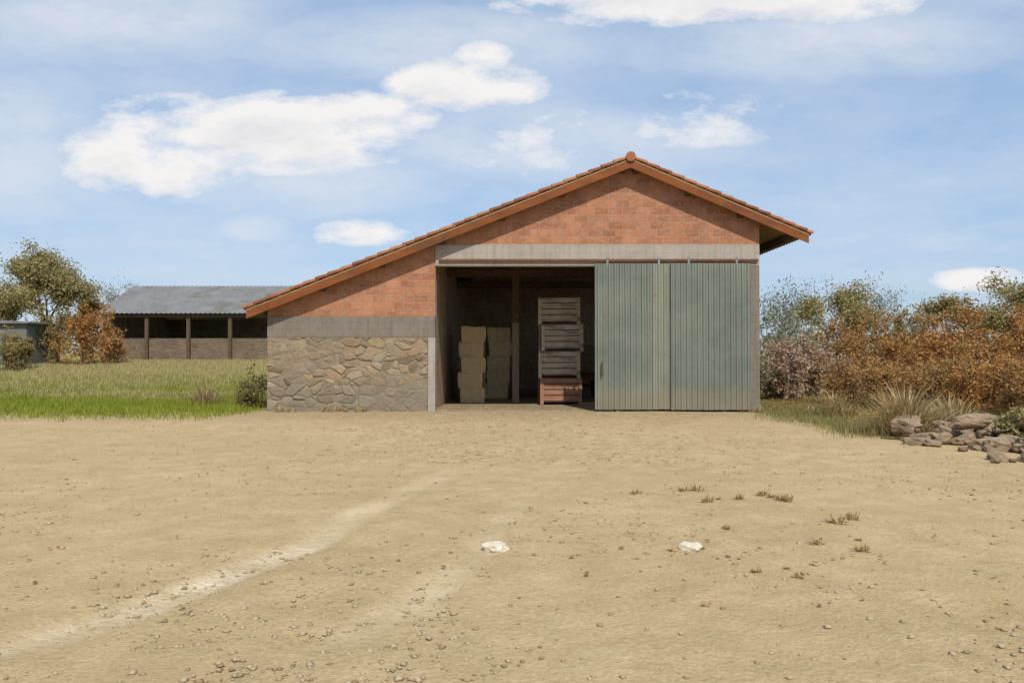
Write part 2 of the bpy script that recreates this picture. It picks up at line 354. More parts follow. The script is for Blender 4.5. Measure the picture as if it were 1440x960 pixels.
# rubble wall with real stone relief
def rubble(x0, x1, z0, z1, step=.018):
    nx_ = int((x1-x0)/step); nzz = int((z1-z0)/step); vs = []; cl = []
    for j in range(nzz+1):
        for i in range(nx_+1):
            x = x0+(x1-x0)*i/nx_; z = z0+(z1-z0)*j/nzz
            q = Vector((x*2.9+.35*nz(x*2, z*2, 1), z*4.6+.35*nz(x*2, z*2, 9), 3.3))
            d, p = noise.voronoi(q, distance_metric='DISTANCE')
            e = d[1]-d[0]+.05*nz(x*9, z*9, 4)
            rr = random.Random(hash((round(p[0].x, 3), round(p[0].y, 3), round(p[0].z, 3)))); c = rr.random(); out_ = rr.uniform(.35, 1.0)
            if c > .72 and rr.random() < .5: out_ = .15                # stones still hidden under the render
            st = sm(.04, .13, e); plaster = sm(.0, .45, nz(x*.8+4, z*.9, 2)+.1)
            h = .042*st*out_*(1-.5*plaster)+.007*nz(x*14, z*14, 5)+.006*nz(x*5, z*5, 7)
            edge = 1.0 if 0 < i < nx_ else 0.2
            vs.append((x, YF-.002-max(0, h+.012)*edge, z)); cl.append((c, st*(1-.6*plaster), rr.random(), 1))
    W_ = nx_+1
    fs = [(j*W_+i, j*W_+i+1, (j+1)*W_+i+1, (j+1)*W_+i) for j in range(nzz) for i in range(nx_)]
    me = bpy.data.meshes.new('front_wall'); me.from_pydata([(a, b-YF, c) for a, b, c in vs], [], fs); me.update()
    at = me.color_attributes.new('stone', 'FLOAT_COLOR', 'POINT'); at.data.foreach_set('color', [t for q in cl for t in q])
    for p in me.polygons: p.use_smooth = True
    return me
def rubble_mat():
    m, nt, b = newmat('rubble_wall'); v = coord(nt, 'Object')
    a = N(nt, 'VertexColor', layer_name='stone'); sp = N(nt, 'SeparateColor'); nt.links.new(a.outputs[0], sp.inputs[0])
    st = ramp(nt, sp.outputs[0], [(0, (.16,.12,.075)), (.25, (.30,.225,.14)), (.5, (.20,.17,.135)), (.75, (.36,.29,.19)), (1, (.27,.16,.095))])
    mo = ramp(nt, noise_(nt, v, 2.2, 8, .7), [(.3, (.19,.152,.105)), (.7, (.285,.232,.163))])
    col = mix(nt, sp.outputs[1], mo, st)
    col = mix(nt, .8, col, ramp(nt, noise_(nt, v, 9, 8, .75), [(.3, (.7,.69,.67)), (.7, (1.18,1.17,1.15))]), 'MULTIPLY')
    sz = N(nt, 'SeparateXYZ'); nt.links.new(v, sz.inputs[0])
    hz = math_(nt, 'ADD', sz.outputs[2], math_(nt, 'MULTIPLY', noise_(nt, v, 1.3, 7, .7), -1.1))
    col = mix(nt, ramp(nt, hz, [(.0, (.5,.5,.5)), (.3, (0,0,0))]), col, (.185,.165,.125,1))      # damp stained foot of the wall
    nt.links.new(col, b.inputs['Base Color']); b.inputs['Roughness'].default_value = .97; b.inputs['Specular IOR Level'].default_value = .1
    bump(nt, b, noise_(nt, v, 30, 7, .7), .6, .012); return m
M['rubble'] = rubble_mat()
link('front_wall', rubble(XL, OL-.205, -.15, RB0-.003), M['rubble'], barn)
B(MB().box(XL+.002, OL-.21, YF+.02, YF+T, -.3, RB0-.003), 'wall_core', 'stone')
B(MB().box(OL-.2, OL, YF-.035, YF+T, -.3, RB0-.003), 'pier', 'concrete', bevel=.015)
B(MB().box(OL-.2, OL-.004, YF+.3, YF+T+.1, RB0, OH), 'pier', 'concrete', bevel=.015)
B(MB().box(OR_, XR, YF-.02, YF+T, -.3, OH-.003), 'pier', 'old_concrete', bevel=.015)
B(MB().box(XL+.002, XL+T, YF+T+.002, YB, -.3, zl(XL)-.05), 'side_wall', 'inner')
B(MB().box(XR-T, XR-.002, YF+T+.002, YB, -.3, 2.3), 'side_wall', 'stone')  # unseen upper half left open, added to let daylight into the dark interior
for yy in (25.5, 29.0, 32.5): B(MB().box(XR-.3, XR-.06, yy-.12, yy+.12, 2.303, zr(XR)-.25), 'post', 'timber', bevel=.01)
B(MB().prism_xz([(XL, -.3), (XR, -.3), (XR, zr(XR)-.04), (PX, PZ-.04), (XL, zl(XL)-.04)], YB+.002, YB+.4), 'back_wall', 'inner')
B(MB().prism_xz([(OL-.3, -.3), (OL-.05, -.3), (OL-.05, zl(OL-.05)-.25), (OL-.3, zl(OL-.3)-.25)], YF+T+.01, YB-.01), 'partition_wall', 'inner')
OV = .40                      # verge overhang in front
EL, ER = -7.15, 8.0          # eaves
# deck boards (thin slabs), purlins, barge boards
for (xe, sgn, s) in ((EL, -1, SL), (ER, 1, SR)):
    L = abs(xe-PX)
    pts = [(PX, PZ+.003), (xe, PZ-s*L+.003), (xe, PZ-s*L+.035), (PX, PZ+.035)]
    B(MB().prism_xz(pts, YF-OV, YB+.5), 'roof_deck', 'deck')
    n = 7 if sgn < 0 else 4
    for k in range(n):
        d = .18+(L-.5)*k/(n-1)
        x = PX+sgn*d; z = PZ-s*d
        B(MB().box(x-.075, x+.075, YF-OV+.06, YB-.02, z-.22, z-.035), 'purlin', 'timber', bevel=.008)
    q = .02
    B(MB().prism_xz([(PX+sgn*.003, PZ-.21), (PX+sgn*.003, PZ-.002), (xe, PZ-s*L-.002), (xe, PZ-s*L-.21)], YF-OV+.004, YF-OV+.034), 'barge_board', 'rust_board')
# canal tiles
def tiles(xe, sgn, s):
    mb = MB(); per = .23; c = math.sqrt(1+s*s); L = abs(xe-PX)*c+.06
    nx = (sgn*s/c, 1/c); dx = (sgn/c, -s/c)
    ncol = int((D+.5+OV+.08)/per); y0 = YF-OV-.05
    ncourse = int(L/.36)+1
    for j in range(ncol):
        for i in range(ncourse):
            s0 = i*.36; s1 = min(s0+.44, L+.02)
            if s0 > L-.1: continue
            jit = R.uniform(-.012, .012)
            def row(sv, lift, yc, w, conv):
                out = []
                for k in range(7):
                    a = math.pi*k/6; yy = yc-math.cos(a)*w; h = (math.sin(a)*w*.85 if conv else -math.sin(a)*w*.55+.05)
                    X = PX+dx[0]*sv+nx[0]*(h+lift+.055); Z = PZ+dx[1]*sv+nx[1]*(h+lift+.055)
                    out.append((X, yy, Z))
                return out
            yc = y0+per*(j+.5)+jit
            a = row(s0, 0.02, yc, .075, True); b = row(s1, .045, yc, .095, True)
            a2 = row(s0, -.005, yc, .062, True); b2 = row(s1, .022, yc, .08, True)
            vs = a+b+a2+b2; f = [(k, k+1, 8+k-1+0, 7+k) for k in range(6)]
            f = [(k, k+1, 7+k+1, 7+k) for k in range(6)]+[(14+k, 21+k, 21+k+1, 14+k+1) for k in range(6)]+[(7+k, 7+k+1, 21+k+1, 21+k) for k in range(6)]
            f += [(0, 7, 21, 14), (6, 20, 27, 13)]
            mb.add(vs, f)
            if j < ncol-1:
                yc2 = yc+per/2
                a = row(s0, -.03, yc2, .085, False); b = row(s1, -.01, yc2, .075, False)
                mb.add(a+b, [(k, k+1, 7+k+1, 7+k) for k in range(6)])
    return mb
B(tiles(EL, -1, SL), 'roof_tiles', 'tile'); B(tiles(ER, 1, SR), 'roof_tiles', 'tile')
mb = MB(); y = YF-OV-.06
while y < YB+.5:
    mb.tube([(PX, y, PZ+.085+R.uniform(-.008,.008)), (PX, y+.46, PZ+.10)], [.135, .115], 10); y += .4
B(mb, 'ridge_tiles', 'tile', smooth=False)
# inner posts and tie beams
for yy in (26.5, 31.0):
    B(MB().box(.0, .24, yy-.11, yy+.11, -.2, zl(.12)-.26), 'post', 'timber', bevel=.01)
    B(MB().box(OL-.04, XR-T-.01, yy-.1, yy+.1, 4.1, 4.36), 'tie_beam', 'timber', bevel=.01)
# corrugated sliding doors
def corr(x0, x1, z0, z1, y, amp=.015, pitch=.15):
    n = int((x1-x0)/pitch*10); nzr = 26; vs = []; fs = []
    for q in range(nzr+1):
        zi = z0+(z1-z0)*q/nzr
        for i in range(n+1):
            x = x0+(x1-x0)*i/n; ph = (x/pitch) % 1
            h = min(1, max(-1, 2.4*math.sin(2*math.pi*ph)))*amp
            dent = .03*max(0, nz(x*1.6, zi*1.3, y*9)-.12)+.012*nz(x*.8, zi*.6, y)
            jag = .012*nz(x*6, y, 2) if q == 0 else 0
            vs.append((x, y+h+dent, zi+jag))
    for q in range(nzr):
        for i in range(n): a = q*(n+1)+i; fs.append((a, a+1, a+n+2, a+n+1))
    vs2 = [(x, yy+.004, z) for x, yy, z in vs]; m = len(vs)
    fs += [tuple(m+q for q in f[::-1]) for f in fs]
    return MB().add(vs+vs2, fs)
def door(name, x0, x1, y, pale=0):
    p = B(corr(x0, x1-pale-.003*(pale > 0), .06, 4.03, y), name, 'door')
    if pale: B(corr(x1-pale, x1, .07, 4.03, y-.006), 'replaced_sheet', 'door_pale', p)
    fr = MB(); e = .035
    fr.box(x0-.003, x0+.06, y+.03, y+.07, .05, 4.02); fr.box(x1-.06, x1+.003, y+.03, y+.07, .05, 4.02)
    for z in (.1, 1.95, 3.8): fr.box(x0+.061, x1-.061, y+.03, y+.07, z, z+.08)
    B(fr, 'door_frame', 'steel', p); return p
d1 = door('sliding_door', 2.26, 4.38, YF-.15, .56)
h = MB(); h.tube([(2.44, YF-.17, 1.0), (2.44, YF-.25, 1.02), (2.44, YF-.25, 1.32), (2.44, YF-.17, 1.34)], [.02]*4, 6)
B(h, 'handle', 'iron', d1)
d2 = door('sliding_door', 4.31, 6.47, YF-.235)
for dd, yy, pair in ((d1, YF-.15, (2.6, 4.0)), (d2, YF-.235, (4.8, 6.1))):
    for x in pair: B(MB().box(x-.03, x+.03, yy+.005, yy+.022, 3.9, 4.2), 'hanger', 'steel', dd)
B(MB().box(OL+.1, XR-.05, YF-.10, YF-.034, 4.09, 4.16), 'door_rail', 'iron', bevel=.008)

# ------------------------------------------------------------------ things in the barn
bale_spots = [(-1.33+dx_, 26.5+dy_, k, rz_) for k, (dx_, dy_, rz_) in enumerate(((0, 0, .05), (.03, .03, -.04), (-.03, -.02, .08), (.02, .02, -.02), (0, 0, .06)))]+[(-.5+R.uniform(-.03, .03), 28.4, k, R.uniform(-.1, .1)) for k in range(5)]
bale_lab = ['bottom straw bale of the front stack inside the barn entrance', 'second straw bale from the ground in the front stack',
 'middle straw bale of the front stack inside the barn', 'straw bale just under the top of the front stack', 'topmost straw bale of the front stack inside the barn',
 'bottom straw bale of the shaded stack deeper in the barn', 'second straw bale from the ground in the shaded deeper stack', 'middle straw bale of the shaded stack deeper in the barn',
 'straw bale just under the top of the shaded deeper stack', 'topmost straw bale of the shaded stack deeper in the barn']
def bale():
    bm = bmesh.new(); bmesh.ops.create_cube(bm, size=1)
    bmesh.ops.scale(bm, vec=(.78, .95, .5), verts=bm.verts)
    bmesh.ops.subdivide_edges(bm, edges=bm.edges, cuts=9, use_grid_fill=True)
    for v in bm.verts:
        n = noise.noise_vector(v.co*7); v.co += n*.03+noise.noise_vector(v.co*2.5)*.03
        v.co.z += .25
        v.co.x *= 1-.06*(abs(v.co.z-.25)/.25)**6
        v.co.y *= 1-.05*(abs(v.co.z-.25)/.25)**6
    me = bpy.data.meshes.new('straw_bale'); bm.to_mesh(me); bm.free(); me.materials.append(M['hay']); return me
bme = bale()
TW = []
for y in (-.22, .22):
    tw = MB(); TW.append(tw); tw.tube([(-.40, y, .01), (-.405, y, .25), (-.40, y, .505), (.40, y, .505), (.405, y, .25), (.40, y, .01)], [.006]*6, 5)
twine = None
for (x, y, k, rz), lb in zip(bale_spots, bale_lab):
    o = link('straw_bale', bme); o.location = (x, y, gz(x, y)+.495*k-.01); o.rotation_euler.z = rz*2.2; o.location.x += R.uniform(-.035, .035); o.location.y += R.uniform(-.05, .05)
    tag(o, lb, 'straw bale', 'straw bales stacked in the barn')
    if twine is None: twine = [q.build('twine', M['iron'], o) for q in TW]
    else:
        for q in twine: c = q.copy(); COL.objects.link(c); c.parent = o
# farm trailer
tr = thing('farm_trailer', 'old wooden sided farm trailer with faded red chassis parked inside the barn', 'trailer', (2.1, 28.0, gz(2.1, 28.0)), 0)
b = MB(); b.box(-1.0, 1.0, 0, 3.4, .82, .9); b.build('bed', M['timber'], tr)
for sx in (-1, 1):
    b = MB()
    for k in range(4): b.box(sx*1.0-.02, sx*1.0+.02, 0, 3.4, .91+k*.24, 1.13+k*.24)
    b.build('side_board', M['timber_pale'], tr)
b = MB()
for k in range(4): b.box(-.975, .975, -.02, .02, .91+k*.24, 1.13+k*.24)
tg = b.build('tailgate', M['timber_pale'], tr)
b = MB(); b.box(-.5, -.4, 0, 3.4, .68, .815); b.box(.4, .5, 0, 3.4, .68, .815); b.box(-.98, .98, -.03, .07, .62, .815); b.tube([(-.95, .8, .42), (.95, .8, .42)], [.05]*2, 8)
b.build('chassis', M['redpaint'], tr)
for sx in (-1, 1):
    prof = [(.2, -.09), (.38, -.1), (.42, -.06), (.42, .06), (.38, .1), (.2, .09)]
    b = MB(); n = 24; vs = []
    for i in range(n):
        a = 2*math.pi*i/n
        for r, w in prof: vs.append((sx*.86+w, .8+math.cos(a)*r, .42+math.sin(a)*r))
    fs = [(i*6+k, i*6+(k+1) % 6, ((i+1) % n)*6+(k+1) % 6, ((i+1) % n)*6+k) for i in range(n) for k in range(6)]
    b.add(vs, fs); wl = b.build('wheel', M['rubber'], tr, smooth=True)
    MB().tube([(sx*.86-.06, .8, .42), (sx*.86+.06, .8, .42)], [.205]*2, 20).build('rim', M['redpaint'], wl)
# slatted wooden bins stacked just inside the door
def make_bin(mat):
    t = thing('wooden_bin', 'x', 'wooden bin', (0, 0, 0), 0, 'wooden bins stacked inside the barn door')
    for sy in (-1, 1):
        b = MB()
        for k in range(4): b.box(-.62, .62, sy*.5-.012, sy*.5+.012, .13+k*.18, .13+k*.18+.15)
        b.build('slat_side', M[mat], t)
    for sx in (-1, 1):
        b = MB()
        for k in range(4): b.box(sx*.62-.012, sx*.62+.012, -.485, .485, .13+k*.18, .13+k*.18+.15)
        b.build('slat_side', M[mat], t)
        for sy in (-1, 1): MB().box(sx*.6-.05, sx*.6+.05, sy*.535-.02, sy*.535+.02, 0, .83).build('corner_post', M[mat], t)
    MB().box(-.6, .6, -.48, .48, .09, .12).build('base_board', M[mat], t)
    return t
bin_proto = {}
def put_bin(mat, x, y, z, rz, lb):
    if mat not in bin_proto: o = bin_proto[mat] = make_bin(mat)
    else:
        o = bin_proto[mat].copy(); COL.objects.link(o)
        for ch in bin_proto[mat].children: c = ch.copy(); COL.objects.link(c); c.parent = o
    o.location = (x, y, z); o.rotation_euler.z = rz; o['label'] = lb
g0 = gz(1.51, 25.50)
put_bin('bin_red', 1.51, 25.50, g0, .03, 'red brown slatted wooden bin at the foot of the bin stack beside the metal door')
put_bin('bin_wood', 1.49, 25.52, g0+.835, -.03, 'grey slatted wooden bin standing directly on the red brown bin')
put_bin('bin_wood', 1.54, 25.48, g0+1.67, .05, 'grey slatted wooden bin, third from the ground in the bin stack')
put_bin('bin_wood', 1.48, 25.52, g0+2.505, -.02, 'grey slatted wooden bin on top of the bin stack by the door')
lean = thing('plank', 'grey weathered plank leaning on the timber post inside the barn', 'plank', (.12, 26.2, gz(.12, 26.2)))
MB().box(-.11, .11, -.02, .02, 0, 2.6, Matrix.Rotation(-.07, 4, 'X')).build('board', M['timber_pale'], lean)

# ------------------------------------------------------------------ far open shed on the left
SY = 60.0
sx0, sx1 = wx(150, SY), wx(420, SY); gzs = .93
shed = thing('open_shed', 'long open fronted farm shed with grey sheet roof beyond the meadow', 'shed', (0, SY, 0))
def SB(mb, name, mat, **k):
    mb.v = [(x, y-SY, z) for x, y, z in mb.v]; return mb.build(name, M[mat], shed, **k)
ez, rz_ = wz(441, SY), wz(402, SY+5)
def sheet(x0, x1, ya, za, yb, zb, th=.05):
    n = int((x1-x0)/.09); vs = []; fs = []
    for (yy, zz) in ((ya, za), (yb, zb)):
        for i in range(n+1): vs.append((x0+(x1-x0)*i/n, yy, zz+.028*math.sin(i*math.pi/2+.4)))
    for i in range(n): fs.append((i, i+1, n+2+i, n+1+i))
    return MB().add(vs, fs)
SB(sheet(sx0-.4, sx1, SY-.7, ez, SY+5, rz_), 'roof', 'grey_roof')
SB(sheet(sx0-.4, sx1, SY+5, rz_, SY+10.7, ez), 'roof', 'grey_roof')
SB(MB().box(sx0, sx1, SY+9.7, SY+10, 0, ez), 'back_wall', 'shed_wall')
SB(MB().prism_xz([(sx0, 0), (sx0+.3, 0), (sx0+.3, ez), (sx0, ez)], SY+.4, SY+9.69), 'side_wall', 'shed_wall')
SB(MB().add([(sx0+.02+d, y, z) for d in (0, .2) for y, z in ((SY-.3, ez-.02), (SY+10.3, ez-.02), (SY+5, rz_-.06))], [(0,1,2), (5,4,3), (0,3,4,1), (1,4,5,2), (2,5,3,0)]), 'gable', 'timber')
SB(MB().box(sx0+.31, sx1, SY-.1, SY+.15, .3, gzs+1.75), 'low_wall', 'shed_wall')
x = sx0
while x < sx1:
    SB(MB().box(x-.12, x+.12, SY-.35, SY-.11, .4, ez-.05), 'post', 'timber'); x += 3.1
SB(MB().box(sx0, sx1, SY-.36, SY-.12, ez-.28, ez-.06), 'beam', 'timber')
# small grey outbuilding at the very left
oy = 48.0
ob = thing('outbuilding', 'small grey rendered outbuilding at the left end of the meadow', 'outbuilding', (wx(-10, oy), oy, gz(wx(-10, oy), oy)-.15))
MB().box(-2, 2, 0, 3.4, 0, 2.75).build('wall', M['render'], ob)
MB().prism_xz([(-2.3, 2.753), (2.3, 2.753), (2.3, 2.85), (-2.3, 3.1)], -.3, 3.7).build('roof', M['grey_roof'], ob)
dr = MB().box(.6, 1.5, -.05, -.002, 0, 2.0).build('door', M['timber'], ob)

# ------------------------------------------------------------------ trees, shrubs
def rand_perp(d):
    v = Vector((R.gauss(0, 1), R.gauss(0, 1), R.gauss(0, 1))); v -= d*v.dot(d); return v.normalized()
def grow(mb, tips, p, d, length, rad, depth, up=.12, spread=.65, nb=3):
    n = 4; pts = [p]; rs = [rad]
    for i in range(n):
        d = (d+rand_perp(d)*.16+Vector((0, 0, up*.25))).normalized()
        p = p+d*(length/n); pts.append(p); rs.append(rad*(1-.45*(i+1)/n))
    mb.tube(pts, rs, 7 if rad > .06 else (4 if rad > .015 else 3), caps=False)
    if depth == 0:
        tips += pts[1:]; return
    if depth <= 2: tips += pts[2:]
    k = nb+(1 if R.random() < .4 else 0)
    for i in range(k):
        t = R.choice((2, 3, 4, 4)); bd = (d*R.uniform(.55, .9)+rand_perp(d)*spread+Vector((0, 0, up))).normalized()
        grow(mb, tips, pts[t], bd, length*R.uniform(.55, .8), rs[t]*R.uniform(.5, .72), depth-1, up, spread, nb)
def leaves(tips, n, size, spread, asp=.55):
    mb = MB()
    for _ in range(n):
        c = Vector(R.choice(tips))+Vector((R.gauss(0, spread), R.gauss(0, spread), R.gauss(0, spread*.8)))
        if c.z < .03: c.z = R.uniform(.03, .3)
        a = Vector((R.gauss(0, 1), R.gauss(0, 1), R.gauss(0, .7))).normalized(); b = rand_perp(a)
        s = size*R.uniform(.6, 1.4); w = s*asp
        mb.add([c-a*s*.5, c+b*w*.5+a*s*.05, c+a*s*.5, c-b*w*.5+a*s*.05], [(0, 1, 2, 3)])
    return mb
def tree(name, label, cat, x, y, height, mat, nleaf, lsize, spread, depth=4, rad=.16, trunk=.35, group=None, nb=3, sp=.65):
    t = thing(name, label, cat, (x, y, gz(x, y)-.05), R.uniform(0, 6), group)
    mb = MB(); tips = []
    grow(mb, tips, Vector((0, 0, 0)), Vector((R.uniform(-.08,.08), R.uniform(-.08,.08), 1)).normalized(), trunk, rad/height, depth, .14, sp, nb)
    zmax = sorted(v[2] for v in mb.v)[int(len(mb.v)*.995)]; k = height/zmax
    mb.v = [(a*k, b*k, c*k) for a, b, c in mb.v]; tips = [q*k for q in tips]
    cxm = sum(q.x for q in tips)/len(tips); cym = sum(q.y for q in tips)/len(tips)
    sh = lambda p: (p[0]-cxm*min(1, p[2]/(height*.6)), p[1]-cym*min(1, p[2]/(height*.6)), p[2])
    mb.v = [sh(p) for p in mb.v]; tips = [Vector(sh(q)) for q in tips]
    mb.build('trunk', M['bark'], t, smooth=True)
    if nleaf: leaves(tips, int(nleaf*(1.7 if mat in ('leaf_olive', 'leaf_mix') else 1)), lsize, spread).build('crown', M[mat], t)
    return t
def shrub(label, x, y, height, width, mat, nleaf, lsize, group, name='shrub'):
    t = thing(name, label, 'shrub', (x, y, gz(x, y)-.04), R.uniform(0, 6), group)
    mb = MB(); tips = []
    for k in range(7):
        a = R.uniform(0, 6.28); q = Vector((math.cos(a)*.12, math.sin(a)*.12, 0))
        grow(mb, tips, q, Vector((math.cos(a)*.55, math.sin(a)*.55, 1)).normalized(), height*.38*R.uniform(.5, 1.3), .028, 3, .14, .75, 3)
    zmax = sorted(v[2] for v in mb.v)[int(len(mb.v)*.99)]; kz = height/zmax
    rmax = sorted(math.hypot(v[0], v[1]) for v in mb.v)[int(len(mb.v)*.96)]; kx = width*.5/rmax
    f = lambda v: (v[0]*kx, v[1]*kx, v[2]*kz)
    mb.v = [f(v) for v in mb.v]; tips = [Vector(f(v)) for v in tips]
    mb.build('stem', M['bark'], t); leaves(tips+[Vector((q.x*.9, q.y*.9, q.z*R.uniform(.15, .7))) for q in tips[::4]], int(nleaf*1.35), lsize*1.0, .06).build('foliage', M[mat], t)
    return t
# left
tree('tree', 'olive green bushy tree, tallest on the left behind the meadow', 'tree', wx(66, 62), 62, 8.5, 'leaf_olive', 13000, .2, .34, rad=.2, trunk=.34, nb=4, sp=.55)
tree('tree', 'lower olive tree at the left edge beside the tallest one', 'tree', wx(-4, 58), 58, 5.3, 'leaf_olive', 9000, .2, .34, rad=.18, trunk=.25)
tree('tree', 'thin olive tree between the tall left tree and the grey shed roof', 'tree', wx(118, 66), 66, 5.4, 'leaf_mix', 6500, .18, .3, rad=.16, trunk=.25)
for px, Y, h, lb in ((150, 92, 9.0, 'bare tree showing above the left end of the grey shed roof'), (185, 96, 9.6, 'bare tree rising over the middle of the grey shed roof'),
                 (245, 98, 8.7, 'bare tree peeping over the grey shed roof nearest the barn')):
    tree('bare_tree', lb, 'tree', wx(px, Y), Y, h, 'leaf_pale', 1200, .16, .3, depth=5, rad=.14, trunk=.3, group='bare trees behind the shed')
LS = [(15, 44, 2.2, 3.0, 'leaf_mix', 'dull green shrub in front of the grey outbuilding'), (70, 50, 3.6, 3.2, 'leaf_mix', 'brown green shrub right of the grey outbuilding'),
      (112, 49, 3.6, 3.4, 'leaf_rust', 'rusty orange shrub at the left of the shed'), (150, 52, 3.5, 3.0, 'leaf_brown', 'dark brown shrub against the left end of the shed')]
for px, Y, h, w, m, lb in LS: shrub(lb, wx(px, Y), Y, h, w, m, 4500, .12, 'shrubs along the meadow')
# right : brown leafed shrubs
RS = [(1185, 36, 2.9, 3.4, 'leaf_brown', 'brown shrub nearest the barn in the right hedge'), (1235, 33, 3.1, 3.2, 'leaf_brown', 'second brown shrub from the barn in the right hedge'),
      (1285, 34, 3.3, 3.4, 'leaf_mix', 'greener brown shrub in the middle of the right hedge'), (1330, 31, 3.0, 3.2, 'leaf_brown', 'brown shrub right of the greener one in the hedge'),
      (1375, 30, 3.1, 3.2, 'leaf_rust', 'bright rust coloured shrub in the right hedge'), (1425, 27, 2.8, 2.6, 'leaf_rust', 'rust coloured shrub at the right edge of the picture'),
      (1475, 25, 2.9, 2.8, 'leaf_brown', 'brown shrub cut by the right picture edge'),
      (1545, 26, 2.9, 3.2, 'leaf_brown', 'brown shrub far right in the hedge outside the picture edge'), (1625, 25, 3.0, 3.2, 'leaf_mix', 'greenish shrub far right in the hedge outside the picture edge'), (1715, 24, 2.8, 3.2, 'leaf_brown', 'brown shrub ending the hedge on the far right'),
      (1260, 26, 1.5, 2.6, 'leaf_brown', 'low brown shrub in front of the right hedge'), (1345, 23, 1.25, 2.4, 'leaf_mix', 'low shrub behind the stone heap'), (1410, 21.5, 1.3, 2.0, 'leaf_brown', 'low dark brown shrub above the stone heap')]
for px, Y, h, w, m, lb in RS: shrub(lb, wx(px, Y), Y, h, w, m, 6500 if h > 2 else 3000, .10, 'withered shrubs right of the barn')
for px, Y, h, w_, m, lb in ((1072, 33, 3.0, 2.4, 'leaf_grey', 'grey green shrub right against the barn corner'), (1112, 36, 3.3, 2.6, 'leaf_grey', 'grey green shrub behind the pinkish brambles'),
        (1098, 27, 1.9, 2.2, 'leaf_pink', 'pinkish bramble shrub beside the barn corner'), (1142, 28, 2.0, 2.4, 'leaf_pink', 'pinkish bramble shrub between the barn and the brown hedge'),
        (1215, 29, 2.2, 3.0, 'leaf_brown', 'brown shrub in front of the hedge end nearest the barn'), (1300, 28, 2.3, 3.0, 'leaf_rust', 'orange brown shrub in front of the greener hedge shrub'),
        (1375, 25, 2.2, 2.6, 'leaf_brown', 'brown shrub in the front row of the right hedge above the stones')):
    shrub(lb, wx(px, Y), Y, h, w_, m, 5000, .10, 'withered shrubs right of the barn')
for px, Y, h, w_, m, lb in ((1195, 24, 1.45, 2.2, 'leaf_brown', 'low brown shrub on the verge nearest the barn'), (1240, 22, 1.3, 1.9, 'leaf_brown', 'low golden brown shrub on the verge before the brown hedge'),
        (1305, 21, 1.4, 2.0, 'leaf_brown', 'low tawny shrub just left behind the stone heap'), (1375, 20, 1.5, 2.0, 'leaf_rust', 'low rust coloured shrub over the middle of the stone heap'),
        (1440, 18.5, 1.5, 1.8, 'leaf_brown', 'low brown shrub at the right picture edge over the stones'), (1428, 13.9, .5, .9, 'leaf_olive', 'small olive weed bush among the stones at the right edge'),
        (1465, 13.6, .6, 1.2, 'leaf_olive', 'olive weed bush cut by the right picture edge at the stones')):
    shrub(lb, wx(px, Y), Y, h, w_, m, 2600, .075, 'low shrubs and weeds about the stone heap')
tree('tree', 'sparse olive tree rising behind the hedge right of the barn', 'tree', wx(1188, 48), 48, 5.6, 'leaf_olive', 5200, .16, .26, rad=.14, trunk=.3)
tree('tree', 'olive tree at the right edge behind the rust shrubs', 'tree', wx(1435, 46), 46, 5.9, 'leaf_olive', 6000, .16, .26, rad=.15, trunk=.3)
tree('tree', 'small tree with turning leaves in the middle behind the right hedge', 'tree', wx(1350, 50), 50, 4.9, 'leaf_mix', 4200, .16, .26, rad=.13, trunk=.3)
for px, Y, h, lb in ((1105, 52, 6.4, 'bare twiggy tree just right of the barn wall'), (1150, 58, 6.9, 'pale bare tree between the barn and the olive tree'), (1240, 62, 6.6, 'bare tree behind the right hedge near its middle')):
    tree('bare_tree', lb, 'tree', wx(px, Y), Y, h, 'leaf_pale', 1500, .14, .26, depth=5, rad=.15, trunk=.25, group='bare trees right of the barn')

# ------------------------------------------------------------------ grass (stuff)
def blades(name, mat, count, samp, h0, h1, w):
    mb = MB(); v = mb.v; f = mb.f
    n = 0
    for _ in range(count):
        x, y = samp(); g = grass_cover(x, y)
        if name == 'meadow_grass': g *= 1-sm(.1, .7, (y-33)/14+nz(x*.22, y*.3, 31)*1.1)
        if name == 'dry_grass': g *= sm(-.35, .35, (y-31)/14+nz(x*.22, y*.3, 31)*1.1)
        if R.random() > g: continue
        z = gz(x, y)-.02; h = R.uniform(h0, h1)*(.6+.6*(nz(x*.7, y*.7, 12)+.5)); a = R.uniform(0, 6.28); lean_ = R.uniform(.05, .5)*h
        cx, cy = math.cos(a)*w*.5, math.sin(a)*w*.5; b_ = R.uniform(0, 6.28); lx, ly = math.cos(b_)*lean_, math.sin(b_)*lean_
        i = len(v)
        v += [(x-cx, y-cy, z), (x+cx, y+cy, z), (x+lx*.4+cx*.7, y+ly*.4+cy*.7, z+h*.6), (x+lx*.4-cx*.7, y+ly*.4-cy*.7, z+h*.6), (x+lx, y+ly, z+h)]
        f += [(i, i+1, i+2, i+3), (i+3, i+2, i+4)]
    me = bpy.data.meshes.new(name); me.from_pydata(v, [], f); me.update()
    return tag(link(name, me, M[mat]), kind='stuff')
def field(x0px, x1px, y0, y1, p=1.0):
    def s():
        y = y0+(y1-y0)*R.random()**p; return wx(R.uniform(x0px, x1px), y), y
    return s
o = blades('meadow_grass', 'grass_green', 74000, field(-60, 400, 18.5, 40, 1.5), .10, .26, .022)
tag(o, 'fresh green grass at the near side of the left meadow', 'grass')
o = blades('dry_grass', 'grass_dry', 75000, field(-60, 400, 22.5, 60, 1.3), .12, .30, .04)
tag(o, 'yellowish dry grass over the far part of the left meadow', 'grass')
o = blades('verge_grass', 'verge', 42000, field(1040, 1490, 13.5, 28, 1.1), .05, .22, .013)
tag(o, 'dull olive grass verge below the hedge right of the barn', 'grass')

